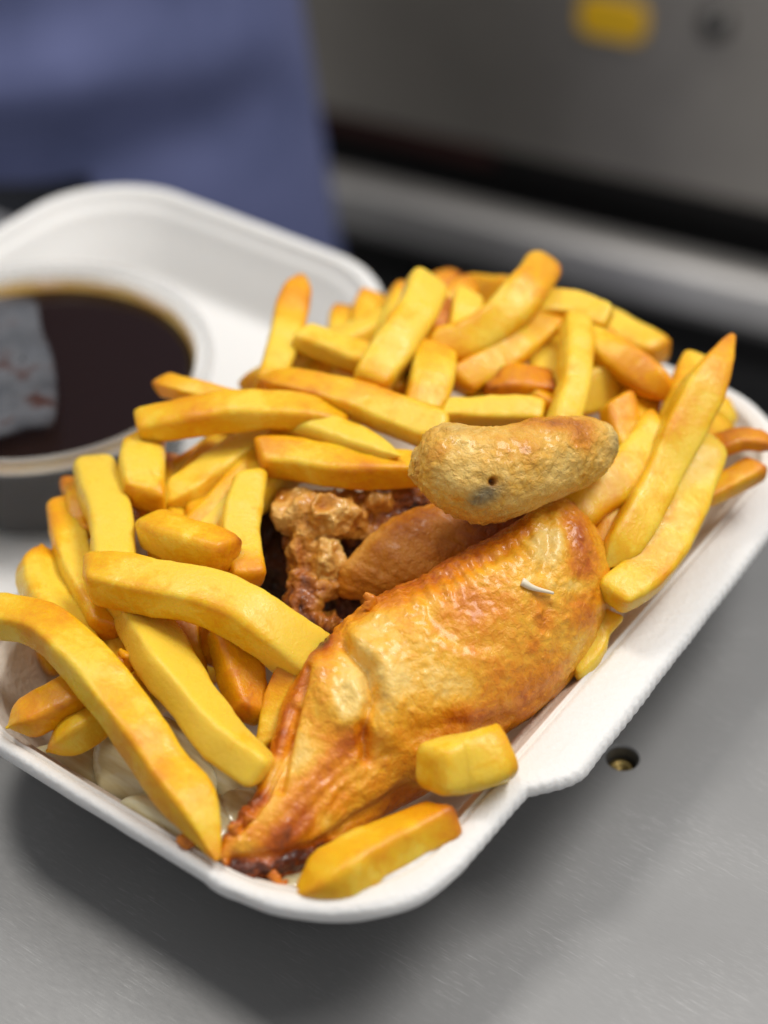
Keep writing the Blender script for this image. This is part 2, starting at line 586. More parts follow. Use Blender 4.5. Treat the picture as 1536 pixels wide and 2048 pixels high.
# ------------------------------------------------------------------ chips
def fry_mesh(name, path, side, thick, roll, e0, e1, tone, brown, seed, endb=(.35, .35), nu=46, nv=28, slant=None):
    rng = np.random.default_rng(seed)
    P = catmull(path, nu)
    wv = np.linspace(0, 1, nu)
    P = P + (np.sin(wv * math.pi * rng.uniform(1.2, 2.6) + rng.uniform(0, 6))[:, None] * rng.normal(size=3) * .045)
    seglen = np.r_[0, np.cumsum(np.linalg.norm(np.diff(P, axis=0), axis=1))]
    L = seglen[-1]
    T = np.gradient(P, axis=0)
    T /= np.linalg.norm(T, axis=1, keepdims=True)
    ref = np.array([0, 0, 1.0]) - .45 * FW
    B = np.cross(T, ref)
    B /= np.linalg.norm(B, axis=1, keepdims=True)
    Nn = np.cross(B, T)
    tw = roll + rng.normal() * .05 + np.linspace(0, rng.normal() * .38, nu)
    c, s = np.cos(tw)[:, None], np.sin(tw)[:, None]
    B, Nn = B * c + Nn * s, -B * s + Nn * c
    a, b = side / 2, thick / 2
    bel = 1.02 - .10 * np.abs(np.linspace(-1, 1, nu) + rng.normal() * .25) ** 2.2
    wa = bel + .15 * fbm(np.c_[seglen * .45, np.full(nu, seed * 1.7), np.zeros(nu)], 1, 2, seed)
    wb = bel + .15 * fbm(np.c_[seglen * .45, np.full(nu, seed * 2.9), np.ones(nu)], 1, 2, seed + 3)
    th = np.linspace(0, 2 * np.pi, nv, endpoint=False) + .06
    ex = 2 / rng.uniform(3.4, 6.4)
    sx = np.sign(np.cos(th)) * np.abs(np.cos(th)) ** ex
    sy = np.sign(np.sin(th)) * np.abs(np.sin(th)) ** ex

    def prof(e, d):
        if e[0] == 'b':
            q = np.clip(d / (.16 * side), 0, 1)
            return (1 - (1 - q) ** 2) ** .5 * .10 + .90
        q = np.clip(d / e[1], 0, 1)
        return .16 + .84 * np.sin(q * np.pi / 2) ** .8
    sc = prof(e0, seglen) * prof(e1, L - seglen)
    Gs, brs = [], []

    def ring(i, scale, push):
        r = P[i] + T[i] * push + (B[i] * (a * wa[i] * scale)) * sx[:, None] + (Nn[i] * (b * wb[i] * scale)) * sy[:, None]
        return r
    sl0, sl1 = slant if slant else (rng.normal() * .25, rng.normal() * .25)
    for i in range(nu):
        r = ring(i, sc[i], 0)
        k0 = np.exp(-seglen[i] / .5) if e0[0] == 'b' else 0
        k1 = np.exp(-(L - seglen[i]) / .5) if e1[0] == 'b' else 0
        r = r + T[i] * ((sl0 * k0 + sl1 * k1) * a * 1.6 * sx)[:, None]
        Gs.append(r)

    def cap(i, sgn, k):
        out = []
        c0 = Gs[0 if sgn < 0 else -1].mean(0) if False else None
        base = Gs[i].copy()
        cen = base.mean(0)
        for f, p_ in ((.86, .05), (.6, .09), (.3, .10), (.03, .10)):
            out.append(cen + (base - cen) * f + T[i] * sgn * p_ * side * .8)
        return out
    c0 = cap(0, -1, 0)[::-1]
    c1 = cap(nu - 1, 1, 0)
    G = np.array(c0 + Gs + c1)
    off = 4
    n = vnormals(G)
    amp = .075 * fbm(G, .9, 3, seed) + .016 * fbm(G, 5.0, 3, seed + 1)
    ss = np.r_[[0] * 4, seglen, [L] * 4]
    corner = np.abs(sx * sy) ** 1.4
    bn = fbm(G, .55, 3, seed + 7)
    br = brown + .30 * corner[None] * (.6 + 1.2 * bn) + .42 * bn
    br += endb[0] * np.exp(-ss / .55)[:, None] + endb[1] * np.exp(-(L - ss) / .55)[:, None]
    bl = np.clip(br - .45, 0, 1)
    amp += bl * .075 * fbm(G, 6.5, 2, seed + 9)
    G = G + n * amp[..., None]
    V = G.reshape(-1, 3)
    F = grid_faces(len(G), nv)
    F.append(tuple(range(nv))[::-1])
    F.append(tuple((len(G) - 1) * nv + k for k in range(nv)))
    return mesh_obj(name, V, F, FRY, None, True, {"brown": br.reshape(-1), "tone": np.full(len(V), tone)})


Bl, Pt = ('b',), lambda d: ('p', d)
# pixel path in the photograph, apparent width there, height above the heap, look, label
CHIPS = [
    dict(p=[(-40, 1225), (75, 1248), (150, 1305), (210, 1370), (270, 1455), (330, 1540), (388, 1618), (430, 1712)], w=112, dz=[.6, .6, .7, .6, .4, .1, 0, 0], e=(Bl, Pt(2.0)), br=.12, tone=.45, endb=(.1, .55), roll=.25, l="long chip at the front left with its orange pointed tip resting on the box rim"),
    dict(p=[(178, 1152), (250, 1166), (340, 1184), (440, 1211), (530, 1258), (615, 1318), (680, 1352)], w=124, dz=[.7, .7, .7, .6, .2, -.8, -1.7], e=(Bl, Bl), br=-.05, tone=.4, roll=.3, l="thick pale bent chip with rounded left end, running under the chicken's left flank"),
    dict(p=[(262, 1180), (300, 1268), (350, 1358), (415, 1440), (470, 1498), (525, 1545)], w=122, dz=[-.5, -.3, -.1, -.1, -.2, -.3], e=(Bl, Bl), br=-.2, tone=.3, endb=(.1, .05), roll=.35, l="pale straight chip with cut square end, second from the left at the front"),
    dict(p=[(192, 915), (200, 1000), (222, 1080), (245, 1150), (262, 1215)], w=102, dz=[0, 0, 0, 0, -.2], e=(Pt(.8), Bl), br=-.12, tone=.32, roll=.1, l="bright yellow chip standing upright at the left with a slanted top, before the sauce pot"),
    dict(p=[(124, 1010), (145, 1090), (175, 1180), (205, 1260)], w=86, dz=-.5, e=(Bl, Bl), br=.05, tone=.5, l="shaded chip leaning just left of the bright upright one"),
    dict(p=[(82, 1098), (92, 1160), (125, 1240), (150, 1320)], w=116, dz=-.5, e=(Pt(.9), Bl), br=.03, tone=.48, roll=.5, l="broad chip with a peaked top at the left edge, behind the long front chip"),
    dict(p=[(142, 960), (150, 1000), (165, 1060)], w=48, dz=-.4, e=(Bl, Bl), br=.5, tone=.6, l="small browned chip end peeping out left of the bright upright chip"),
    dict(p=[(286, 872), (284, 930), (290, 1000)], w=112, dz=.15, e=(Bl, Bl), br=.0, tone=.42, endb=(.2, .35), l="short stubby chip standing under the left end of the arched chip"),
    dict(p=[(278, 852), (350, 840), (440, 825), (540, 820), (620, 826), (690, 845)], w=88, dz=[.8, .85, .9, .8, .6, .2], e=(Bl, Bl), br=.12, tone=.52, roll=.2, l="long arched chip with a brown top edge in front of the sauce pot"),
    dict(p=[(308, 766), (370, 778), (440, 798), (520, 825)], w=52, dz=[.9, .8, .5, .1], e=(Pt(.6), Bl), br=.05, tone=.5, endb=(.35, 0), l="thin chip whose tip reaches out over the sauce pot"),
    dict(p=[(518, 757), (600, 768), (700, 800), (800, 836), (890, 862)], w=84, dz=[.5, .6, .6, .5, .3], e=(Pt(.8), Bl), br=.05, tone=.45, roll=.2, l="long dull yellow chip lying across the middle of the heap, behind the arched chip"),
    dict(p=[(560, 842), (640, 858), (720, 884), (800, 912)], w=76, dz=[.2, .4, .5, .5], e=(Bl, Pt(1.3)), br=.02, tone=.42, roll=.1, l="chip with a pointed right end lying just above the torn chicken meat"),
    dict(p=[(515, 915), (600, 920), (700, 932), (840, 942)], w=84, dz=[.15, .15, .15, -.1], e=(Bl, Bl), br=.3, tone=.6, roll=.1, endb=(.4, .2), l="golden brown chip with a blunt left end, directly above the torn chicken meat"),
    dict(p=[(325, 1012), (400, 958), (470, 908), (545, 862)], w=88, dz=-.35, e=(Pt(.8), Bl), br=-.05, tone=.42, l="chip slanting up to the right beneath the arched chip"),
    dict(p=[(278, 1042), (340, 1066), (400, 1092), (452, 1116)], w=100, dz=[.1, .2, .35, .4], e=(Pt(.7), Bl), br=.0, tone=.42, endb=(.1, .45), roll=.15, l="short chip with a browned square right end above the thick bent chip"),
    dict(p=[(492, 962), (484, 1030), (486, 1100), (490, 1165)], w=90, dz=[-.1, -.15, -.2, -.3], e=(Bl, Bl), br=.02, tone=.45, roll=.3, endb=(.2, .4), l="chip pointing straight down left of the torn chicken meat"),
    dict(p=[(398, 985), (408, 1040), (430, 1110)], w=76, dz=-.7, e=(Bl, Bl), br=.36, tone=.7, l="orange chip end down in the gap left of the straight-down chip"),
    dict(p=[(603, 552), (590, 605), (568, 680), (540, 770)], w=72, dz=[.9, .7, .5, .2], e=(Pt(1.0), Bl), br=.1, tone=.5, endb=(.35, 0), l="horn-shaped chip standing up against the white lid"),
    dict(p=[(603, 672), (660, 692), (725, 716), (790, 735)], w=80, dz=[.7, .4, .2, -.1], e=(Bl, Bl), br=.08, tone=.48, endb=(-.25, 0), l="chip with a bright square end at the foot of the horn-shaped chip"),
    dict(p=[(862, 552), (835, 612), (790, 690), (742, 770)], w=108, dz=[.9, .9, .8, .6], e=(Pt(.7), Bl), br=-.05, tone=.42, roll=.4, l="fat chip with an angular tip standing at the back, left of centre"),
    dict(p=[(935, 600), (922, 660), (900, 720)], w=76, dz=[.2, .1, 0], e=(Bl, Bl), br=.0, tone=.4, l="blurred yellow chip end between the two tall back chips"),
    dict(p=[(890, 600), (884, 650), (870, 710)], w=48, dz=[.3, .2, 0], e=(Bl, Bl), br=.4, tone=.66, l="narrow orange chip right behind the fat angular chip"),
    dict(p=[(1096, 520), (1058, 582), (1000, 640), (930, 682), (860, 695)], w=96, dz=[1.1, 1.0, .8, .5, .3], e=(Pt(1.3), Bl), br=.06, tone=.48, roll=.3, l="tallest chip of the heap, curved, its tip against the grey rail"),
    dict(p=[(878, 712), (856, 765), (838, 830)], w=98, dz=[.4, .4, .2], e=(Bl, Bl), br=.08, tone=.48, endb=(.5, .1), l="rounded chip end with a brown crown below the tall back chips"),
    dict(p=[(1215, 640), (1160, 612), (1095, 612), (1030, 640)], w=72, dz=[.4, .4, .3, .1], e=(Bl, Bl), br=-.1, tone=.36, l="pale chip poking out to the right at the back of the heap"),
    dict(p=[(1152, 645), (1152, 720), (1138, 800), (1120, 870)], w=80, dz=[.6, .6, .5, .2], e=(Bl, Bl), br=-.08, tone=.4, roll=.3, l="pale chip standing upright behind the battered sausage"),
    dict(p=[(1165, 672), (1250, 728), (1345, 790)], w=92, dz=[.1, .15, .1], e=(Bl, Pt(.9)), br=.18, tone=.58, endb=(0, .5), l="golden chip sloping down to the right with an orange end by the back rim"),
    dict(p=[(1232, 800), (1245, 850), (1262, 920)], w=82, dz=[.35, .1, -.3], e=(Bl, Bl), br=-.02, tone=.48, l="chip end facing the camera right of the pale upright chip"),
    dict(p=[(1463, 675), (1425, 745), (1375, 840), (1320, 950), (1265, 1050), (1212, 1135)], w=100, dz=[1.9, 1.5, 1.0, .5, .3, .1], e=(Pt(2.6), Pt(.8)), br=.08, tone=.46, roll=.3, endb=(.4, .1), l="very long chip at the right, its thin tip sticking up past the back rim"),
    dict(p=[(1405, 865), (1392, 950), (1352, 1050), (1290, 1140), (1222, 1196)], w=110, dz=[.1, .2, .35, .3, .1], e=(Pt(.9), Bl), br=.02, tone=.42, roll=.3, l="curved chip lying against the right wall of the box"),
    dict(p=[(1310, 870), (1240, 955), (1165, 1015), (1120, 1050)], w=116, dz=[-.1, 0, -.1, -.3], e=(Bl, Bl), br=-.02, tone=.46, l="wide chip running under the right end of the battered sausage"),
    dict(p=[(1275, 935), (1235, 1030), (1195, 1120), (1185, 1170)], w=92, dz=[-.6, -.5, -.5, -.6], e=(Bl, Bl), br=.12, tone=.55, l="amber chip sunk between the chicken's top end and the very long right chip"),
    dict(p=[(1400, 900), (1470, 884), (1560, 892)], w=52, dz=[.2, .5, .8], e=(Bl, Pt(.8)), br=.38, tone=.7, l="dark orange chip lying over the right rim at the edge of the picture"),
    dict(p=[(1395, 1005), (1455, 968), (1512, 935)], w=56, dz=[-.1, .1, .3], e=(Bl, Bl), br=.12, tone=.5, l="small chip below the dark orange one, leaning on the right wall"),
    dict(p=[(1392, 722), (1372, 790), (1340, 870)], w=74, dz=[.2, .1, -.2], e=(Bl, Bl), br=.0, tone=.42, l="chip half hidden behind the very long right chip"),
    dict(p=[(965, 770), (1030, 765), (1105, 770)], w=84, dz=[-.1, .05, -.1], e=(Bl, Bl), br=.34, tone=.7, l="crisp orange chip with shiny blisters in the hollow above the sausage"),
    dict(p=[(880, 832), (970, 822), (1075, 832)], w=66, dz=[.15, .2, .0], e=(Bl, Bl), br=-.22, tone=.3, l="lemon yellow chip lying right above the battered sausage"),
    dict(p=[(1100, 640), (1010, 712), (915, 768)], w=80, dz=[.2, .2, .05], e=(Bl, Bl), br=.08, tone=.5, l="chip slanting below the tallest chip at the back"),
    dict(p=[(14, 1456), (80, 1424), (150, 1385), (215, 1335)], w=98, dz=[-.1, -.15, -.25, -.5], e=(Pt(.6), Bl), br=.26, tone=.6, roll=.4, endb=(.05, .2), l="red-orange browned chip end resting on the front rim at the left"),
    dict(p=[(92, 1502), (150, 1470), (225, 1422), (290, 1370)], w=84, dz=[-.5, -.55, -.7, -.9], e=(Pt(.9), Bl), br=.12, tone=.5, roll=.5, endb=(.35, 0), l="chip with a brown edge under the red-orange one, beside the onion"),
    dict(p=[(205, 1185), (212, 1250), (235, 1340)], w=84, dz=[-.9, -1.0, -1.2], e=(Bl, Bl), br=.05, tone=.42, l="dull chip in the gap between the two long front chips"),
    dict(p=[(362, 1235), (380, 1330), (402, 1420)], w=72, dz=[-.8, -1.1, -1.4], e=(Bl, Bl), br=.15, tone=.6, l="narrow chip deep in shade right of the pale square-ended chip"),
    dict(p=[(458, 1255), (478, 1340), (500, 1425)], w=104, dz=[-.4, -.65, -.8], e=(Bl, Bl), br=.14, tone=.58, endb=(0, .25), l="orange blistered chip hanging down below the thick bent chip"),
    dict(p=[(592, 1330), (560, 1410), (532, 1490)], w=66, dz=[-.5, -.9, -1.1], e=(Bl, Bl), br=-.02, tone=.42, l="narrow chip wedged against the chicken's lower left side"),
    dict(p=[(862, 1536), (930, 1526), (1006, 1506)], w=142, dz=[.35, .35, .25], e=(Bl, Bl), sl=(.1, -.22), br=.0, tone=.5, roll=.75, endb=(.15, .15), l="short cut chip stub lying on the chicken beside the right rim"),
    dict(p=[(590, 1795), (680, 1742), (780, 1692), (885, 1638)], w=136, dz=[-.25, -.1, -.1, -.05], e=(Pt(1.2), Bl), br=.16, tone=.5, roll=.45, endb=(0, .5), l="golden chip in the front corner of the box with a blunt brown right end"),
    dict(p=[(1222, 1228), (1192, 1275), (1150, 1340)], w=62, dz=[-.6, -.8, -1.0], e=(Bl, Bl), br=.0, tone=.42, l="chip squeezed low between the chicken and the right wall"),
]


def build_chips():
    G = "chips heaped in the foam box"
    for k, c in enumerate(CHIPS):
        pts = c['p']
        dz = c['dz'] if isinstance(c['dz'], list) else [c['dz']] * len(pts)
        W = np.array([at(x, y, d) for (x, y), d in zip(pts, dz)])
        dm = np.mean([depth(w) for w in W])
        side = c['w'] * dm / FPX / 1.18
        th = side * (.82 + .12 * math.sin(k * 2.3))
        # lower the axis so that the visible side, not the axis, lies at the heap surface
        o = fry_mesh("french_fry", W, side, th, c.get('roll', .2), c['e'][0], c['e'][1], c['tone'], c['br'], 11 + k, c.get('endb', (.2, .2)), slant=c.get('sl'))
        tag(o, c['l'], "chip", G)


build_chips()

CHICKEN_POLY = [(440, 1720), (455, 1660), (515, 1600), (545, 1500), (560, 1330), (540, 1180), (520, 980), (700, 960), (900, 960), (1150, 990), (1200, 1120), (1190, 1260), (1100, 1400), (1000, 1490), (830, 1610), (640, 1740), (500, 1760)]


def inpoly(p, poly):
    x, y = p
    c = False
    j = len(poly) - 1
    for i in range(len(poly)):
        xi, yi = poly[i]
        xj, yj = poly[j]
        if (yi > y) != (yj > y) and x < (xj - xi) * (y - yi) / (yj - yi) + xi:
            c = not c
        j = i
    return c


def build_fill():
    rng = np.random.default_rng(5)
    n = 0
    for t in range(2400):
        if n >= 116:
            break
        x, y = rng.uniform(-6.3, 5.2), rng.uniform(-7.2, 9.8)
        lay = rng.choice([1.25, 2.0, 2.9])
        if n >= 58:                                  # a looser layer just under the top chips
            y, lay = rng.uniform(-3.5, 9.8), rng.uniform(.55, .95)
        yaw = rng.uniform(0, math.pi)
        L = rng.uniform(4, 7)
        tilt = rng.normal() * .15
        d = np.array([math.cos(yaw), math.sin(yaw), tilt]) * L / 2
        c = np.array([x, y, mound(x, y) - lay])
        ends = [c - d, c, c + d]
        ok = all(-6.4 < e[0] < 5.9 and -9.0 < e[1] < 10.2 and .9 < e[2] < mound(e[0], e[1]) - min(.9, lay * .8) for e in ends)
        ok = ok and not any(inpoly(pix(e), CHICKEN_POLY) for e in ends + [(ends[0] + c) / 2, (ends[2] + c) / 2])
        if not ok:
            continue
        ends[1] = ends[1] + rng.normal(size=3) * .15
        o = fry_mesh("french_fry", ends, rng.uniform(1.0, 1.35), rng.uniform(.95, 1.25), rng.uniform(0, 1.5), Bl, Bl, rng.uniform(.42, .58), rng.uniform(-.05, .14), 300 + t, nu=24, nv=20)
        tag(o, "chip buried deep in the heap, mostly hidden under the other chips", "chip", "chips buried in the heap")
        n += 1


build_fill()


# ------------------------------------------------------------------ lofted food pieces
def seg_pts(pts):
    return np.asarray(pts, float)


def dist_polyline(Q, line):
    """pixel distance of points Q (n,2) to a polyline"""
    best = np.full(len(Q), 1e9)
    L = np.asarray(line, float)
    for a, b in zip(L[:-1], L[1:]):
        ab = b - a
        t = np.clip(((Q - a) @ ab) / (ab @ ab), 0, 1)
        best = np.minimum(best, np.linalg.norm(Q - (a + t[:, None] * ab), axis=1))
    return best


def loft_piece(st, nu, nv, up, down, expo=.8):
    """closed body through pairs of outline points; st: (L3, R3), bulge towards the viewer 'up' and away 'down' (fractions of the width)"""
    Ls = catmull([s[0] for s in st], nu)
    Rs = catmull([s[1] for s in st], nu)
    M = (Ls + Rs) / 2
    T = np.gradient(M, axis=0)
    T /= np.linalg.norm(T, axis=1, keepdims=True)
    W = Rs - Ls
    wl = np.linalg.norm(W, axis=1, keepdims=True)
    n = np.cross(T, W / np.maximum(wl, 1e-6))
    n /= np.linalg.norm(n, axis=1, keepdims=True)
    sg = np.sign((n * -FW).sum(1))[:, None]
    n = n * sg
    u = np.linspace(0, len(st) - 1, nu)
    upv = np.interp(u, range(len(st)), up if hasattr(up, '__len__') else [up] * len(st))[:, None, None]
    dnv = np.interp(u, range(len(st)), down if hasattr(down, '__len__') else [down] * len(st))[:, None, None]
    th = np.linspace(0, 2 * np.pi, nv, endpoint=False)
    cx = np.cos(th)[None, :, None]
    sy = np.sin(th)
    sp = (np.sign(sy) * np.abs(sy) ** expo)[None, :, None]
    G = M[:, None] + W[:, None] * .5 * cx + n[:, None] * wl[:, None] * .5 * np.where(sp > 0, sp * upv, sp * dnv)
    c0, c1 = G[0].mean(0), G[-1].mean(0)
    cap0 = [c0 + (G[0] - c0) * f for f in (.02, .5)]
    cap1 = [c1 + (G[-1] - c1) * f for f in (.5, .02)]
    G = np.array(cap0 + list(G) + cap1)
    nn = vnormals(G)
    # orient outwards
    cen = G.mean(axis=1, keepdims=True)
    if ((G - cen) * nn).sum() < 0:
        nn = -nn
        flip = True
    else:
        flip = False
    return G, nn, flip


def finish_loft(name, G, flip, mat, parent, attrs):
    nu, nv = G.shape[:2]
    F = grid_faces(nu, nv)
    F.append(tuple(range(nv))[::-1])
    F.append(tuple((nu - 1) * nv + k for k in range(nv)))
    if not flip:
        F = [f for f in F]
    o = mesh_obj(name, G.reshape(-1, 3), F, mat, parent, True, attrs)
    bm = bmesh.new(); bm.from_mesh(o.data); bmesh.ops.recalc_face_normals(bm, faces=bm.faces); bm.to_mesh(o.data); bm.free()
    return o


def P3(px, py, z):
    return on_z(px, py, z)


chicken = empty("roast_chicken")
tag(chicken, "glossy golden brown roast chicken piece lying among the chips, torn open at its left", "chicken")


def build_breast():
    S = [((438, 1712), 4.1, (450, 1736), 3.9), ((455, 1662), 4.3, (502, 1752), 3.5), ((508, 1598), 4.5, (588, 1748), 3.0), ((540, 1508), 4.8, (682, 1700), 2.8),
         ((570, 1405), 5.2, (792, 1622), 2.7), ((603, 1335), 5.5, (885, 1562), 2.7), ((650, 1275), 5.8, (962, 1502), 2.8), ((735, 1212), 6.1, (1042, 1440), 2.9),
         ((838, 1160), 6.4, (1112, 1370), 3.1), ((940, 1105), 6.7, (1164, 1300), 3.4), ((1030, 1050), 6.9, (1194, 1220), 3.8), ((1085, 1015), 7.0, (1199, 1130), 4.6), ((1122, 1000), 6.9, (1185, 1062), 5.6), ((1146, 1003), 6.7, (1165, 1030), 6.2)]
    st = [(P3(*l, lz), P3(*r, rz)) for l, lz, r, rz in S]
    G, n, flip = loft_piece(st, 330, 260, [.3, .5, .62, .66, .68, .7, .73, .74, .72, .70, .68, .66, .62, .55], .55, .95)
    sh = G.shape[:2]
    P = G.reshape(-1, 3)
    Q = pix(P)
    front = ((n.reshape(-1, 3) * -FW).sum(1) > -.05)
    disp = .10 * fbm(P, .5, 2, 3) + .035 * fbm(P, 1.7, 3, 4)

    def crease(line, w, d, sharp=2):
        return -d * np.exp(-(dist_polyline(Q, line) / w) ** sharp) * front
    # fold where the wing skin meets the breast
    disp += crease([(690, 1290), (735, 1340), (748, 1400), (728, 1450), (738, 1520)], 13, .28)
    disp += -crease([(715, 1275), (770, 1330), (785, 1400), (770, 1470)], 26, .22)
    disp += -crease([(640, 1340), (660, 1400), (690, 1440)], 34, .22)
    disp += -crease([(705, 1370), (720, 1400), (722, 1430)], 20, .18)
    disp += crease([(590, 1420), (575, 1500), (560, 1580)], 9, .18)
    disp += crease([(620, 1340), (600, 1400), (570, 1490), (530, 1600), (480, 1660)], 7, .16)
    disp += crease([(470, 1720), (560, 1712), (640, 1690), (720, 1640), (820, 1580)], 14, .16)
    disp += crease([(820, 1180), (910, 1150), (1000, 1110), (1070, 1060)], 12, .09)
    disp += crease([(1095, 1010), (1100, 1080), (1085, 1140)], 14, .10)
    disp += crease([(1130, 1030), (1150, 1120), (1160, 1200)], 12, .08)
    disp += crease([(835, 1470), (900, 1450), (960, 1460), (1010, 1440)], 22, .12)
    disp += crease([(860, 1230), (930, 1290), (990, 1290)], 18, .06)
    disp += crease([(1080, 1190), (1098, 1215), (1090, 1250)], 12, .09)
    # pulled fibres: ridges along the lower drum, wrinkles across the crest
    a = np.array([.72, -.69])
    fib = np.sin((Q @ np.array([.69, .72])) * .20 + 3 * fbm(P, 1.2, 2, 8)) * np.exp(-(dist_polyline(Q, [(600, 1640), (690, 1540), (720, 1470)]) / 60) ** 2)
    disp += .018 * fib * front
    wr = np.sin((Q @ np.array([.80, -.35])) * .26 + 4 * fbm(P, 1.0, 2, 9)) * np.exp(-(dist_polyline(Q, [(840, 1195), (950, 1140), (1060, 1080)]) / 34) ** 2)
    disp += .036 * wr * front
    # blistered, pimply skin
    b1 = np.abs(fbm(P + .25 * fbm(P, 2, 2, 5)[:, None], 3.2, 3, 21))
    disp += .045 * (.25 - b1) * (1 - .6 * np.exp(-(dist_polyline(Q, [(560, 1640), (660, 1520)]) / 90) ** 2))
    pim = vnoise(P * 8.0, 31)
    disp += .045 * np.clip(pim - .25, 0, 1) * sstep(-.2, .3, fbm(P, .7, 2, 33))
    # ragged crisp edge along the crest and the foot
    edge = np.exp(-(dist_polyline(Q, [(440, 1730), (530, 1755), (620, 1735), (660, 1705)]) / 26) ** 2)
    disp += .10 * edge * fbm(P, 5.5, 3, 41)
    edge2 = np.exp(-(dist_polyline(Q, [(455, 1665), (505, 1610)]) / 12) ** 2)
    disp += .10 * edge2 * fbm(P, 6, 2, 43)
    cr = np.exp(-(dist_polyline(Q, [(650, 1275), (735, 1212), (840, 1160), (960, 1095), (1040, 1045)]) / 15) ** 2)
    disp += .07 * cr * fbm(P, 4.5, 2, 44)
    P = P + n.reshape(-1, 3) * disp[:, None]
    # colour of the roast
    br = .27 + .13 * fbm(P, .8, 3, 51) + .08 * fbm(P, 2.6, 2, 52)

    def spot(x, y, r, v, sx=1.0):
        return v * np.exp(-(((Q[:, 0] - x) / (r * sx)) ** 2 + ((Q[:, 1] - y) / r) ** 2))

    def streak(line, w, v):
        return v * np.exp(-(dist_polyline(Q, line) / w) ** 2)
    br += streak([(650, 1275), (735, 1212), (840, 1160), (960, 1095), (1040, 1050)], 30, .36)
    br += streak([(560, 1690), (610, 1590), (660, 1520), (715, 1470)], 34, .34)
    br += streak([(540, 1690), (600, 1660), (690, 1600)], 24, .2)
    br += streak([(470, 1735), (540, 1742), (620, 1722), (655, 1700)], 20, .75)
    br += streak([(455, 1660), (520, 1590)], 14, .45)
    br += streak([(550, 1500), (580, 1400), (612, 1335), (650, 1275)], 13, .38)
    br += streak([(660, 1740), (740, 1660), (830, 1600)], 24, .3)
    br += streak([(1150, 1030), (1165, 1120), (1180, 1230)], 30, .32)
    br += streak([(1100, 1340), (1020, 1430), (900, 1480)], 50, .2)
    br += spot(610, 1715, 20, .45, 1.6) + spot(950, 1220, 60, .2) + spot(1090, 1240, 22, .25) + spot(1070, 1290, 18, .2) + spot(930, 1430, 26, .3, 1.6)
    br -= spot(700, 1400, 46, .34, .7) + spot(1095, 1085, 34, .5) + spot(600, 1500, 50, .25, .5) + spot(740, 1260, 60, .2) + spot(800, 1360, 90, .14)
    br -= spot(1160, 1170, 16, .4, 1.8) + spot(650, 1640, 22, .35)
    finish_loft("skin", P.reshape(*sh, 3), flip, SKIN, chicken, {"brown": np.clip(br, 0, 1)})


build_breast()


def build_fillet():
    S = [((672, 1168), 4.6, (684, 1197), 4.4), ((688, 1128), 5.0, (730, 1202), 4.5), ((728, 1083), 5.4, (792, 1196), 4.7), ((790, 1034), 5.8, (868, 1170), 5.0),
         ((870, 1008), 6.1, (945, 1132), 5.3), ((955, 995), 6.4, (1015, 1096), 5.7), ((1040, 985), 6.6, (1085, 1060), 6.1), ((1100, 985), 6.7, (1125, 1030), 6.4)]
    st = [(P3(*l, lz), P3(*r, rz)) for l, lz, r, rz in S]
    G, n, flip = loft_piece(st, 120, 90, .6, .6, .9)
    sh = G.shape[:2]
    P = G.reshape(-1, 3)
    Q = pix(P)
    al = Q @ np.array([-.5, .87])
    disp = .06 * fbm(P, .8, 3, 61) + .05 * fbm(np.c_[al * .075, (Q @ np.array([.87, .5])) * .008, np.zeros(len(Q))], 1, 3, 66) + .012 * fbm(P, 4, 2, 63)
    P = P + n.reshape(-1, 3) * disp[:, None]
    br = .36 + .22 * fbm(P, .9, 3, 64) + .16 * fbm(np.c_[al * .06, (Q @ np.array([.87, .5])) * .007, np.ones(len(Q))], 1, 3, 67)
    br += .25 * sstep(860, 1010, Q[:, 0]) * sstep(1120, 1030, Q[:, 1])
    br -= .3 * np.exp(-(dist_polyline(Q, [(690, 1130), (740, 1075), (780, 1040)]) / 14) ** 2)
    finish_loft("fillet", P.reshape(*sh, 3), flip, FILLET, chicken, {"brown": np.clip(br, 0, 1)})
    # thin white fat seam between fillet and skin
    V, seam = [], catmull([P3(900, 1125, 6.15), P3(960, 1098, 6.35), P3(1020, 1066, 6.6), P3(1080, 1040, 6.85)], 30)
    k = 10
    for i, c in enumerate(seam):
        r = .11 * math.sin(math.pi * (i + .6) / 30.2) * (1 + .3 * math.sin(i * 1.7))
        for j in range(k):
            t = 2 * math.pi * j / k
            V.append(c + UP * r * math.sin(t) - FW * r * math.cos(t))
    mesh_obj("fat_seam", V, grid_faces(30, k), simple("cooked_fat", (.74, .60, .44), .3), chicken)


build_fillet()


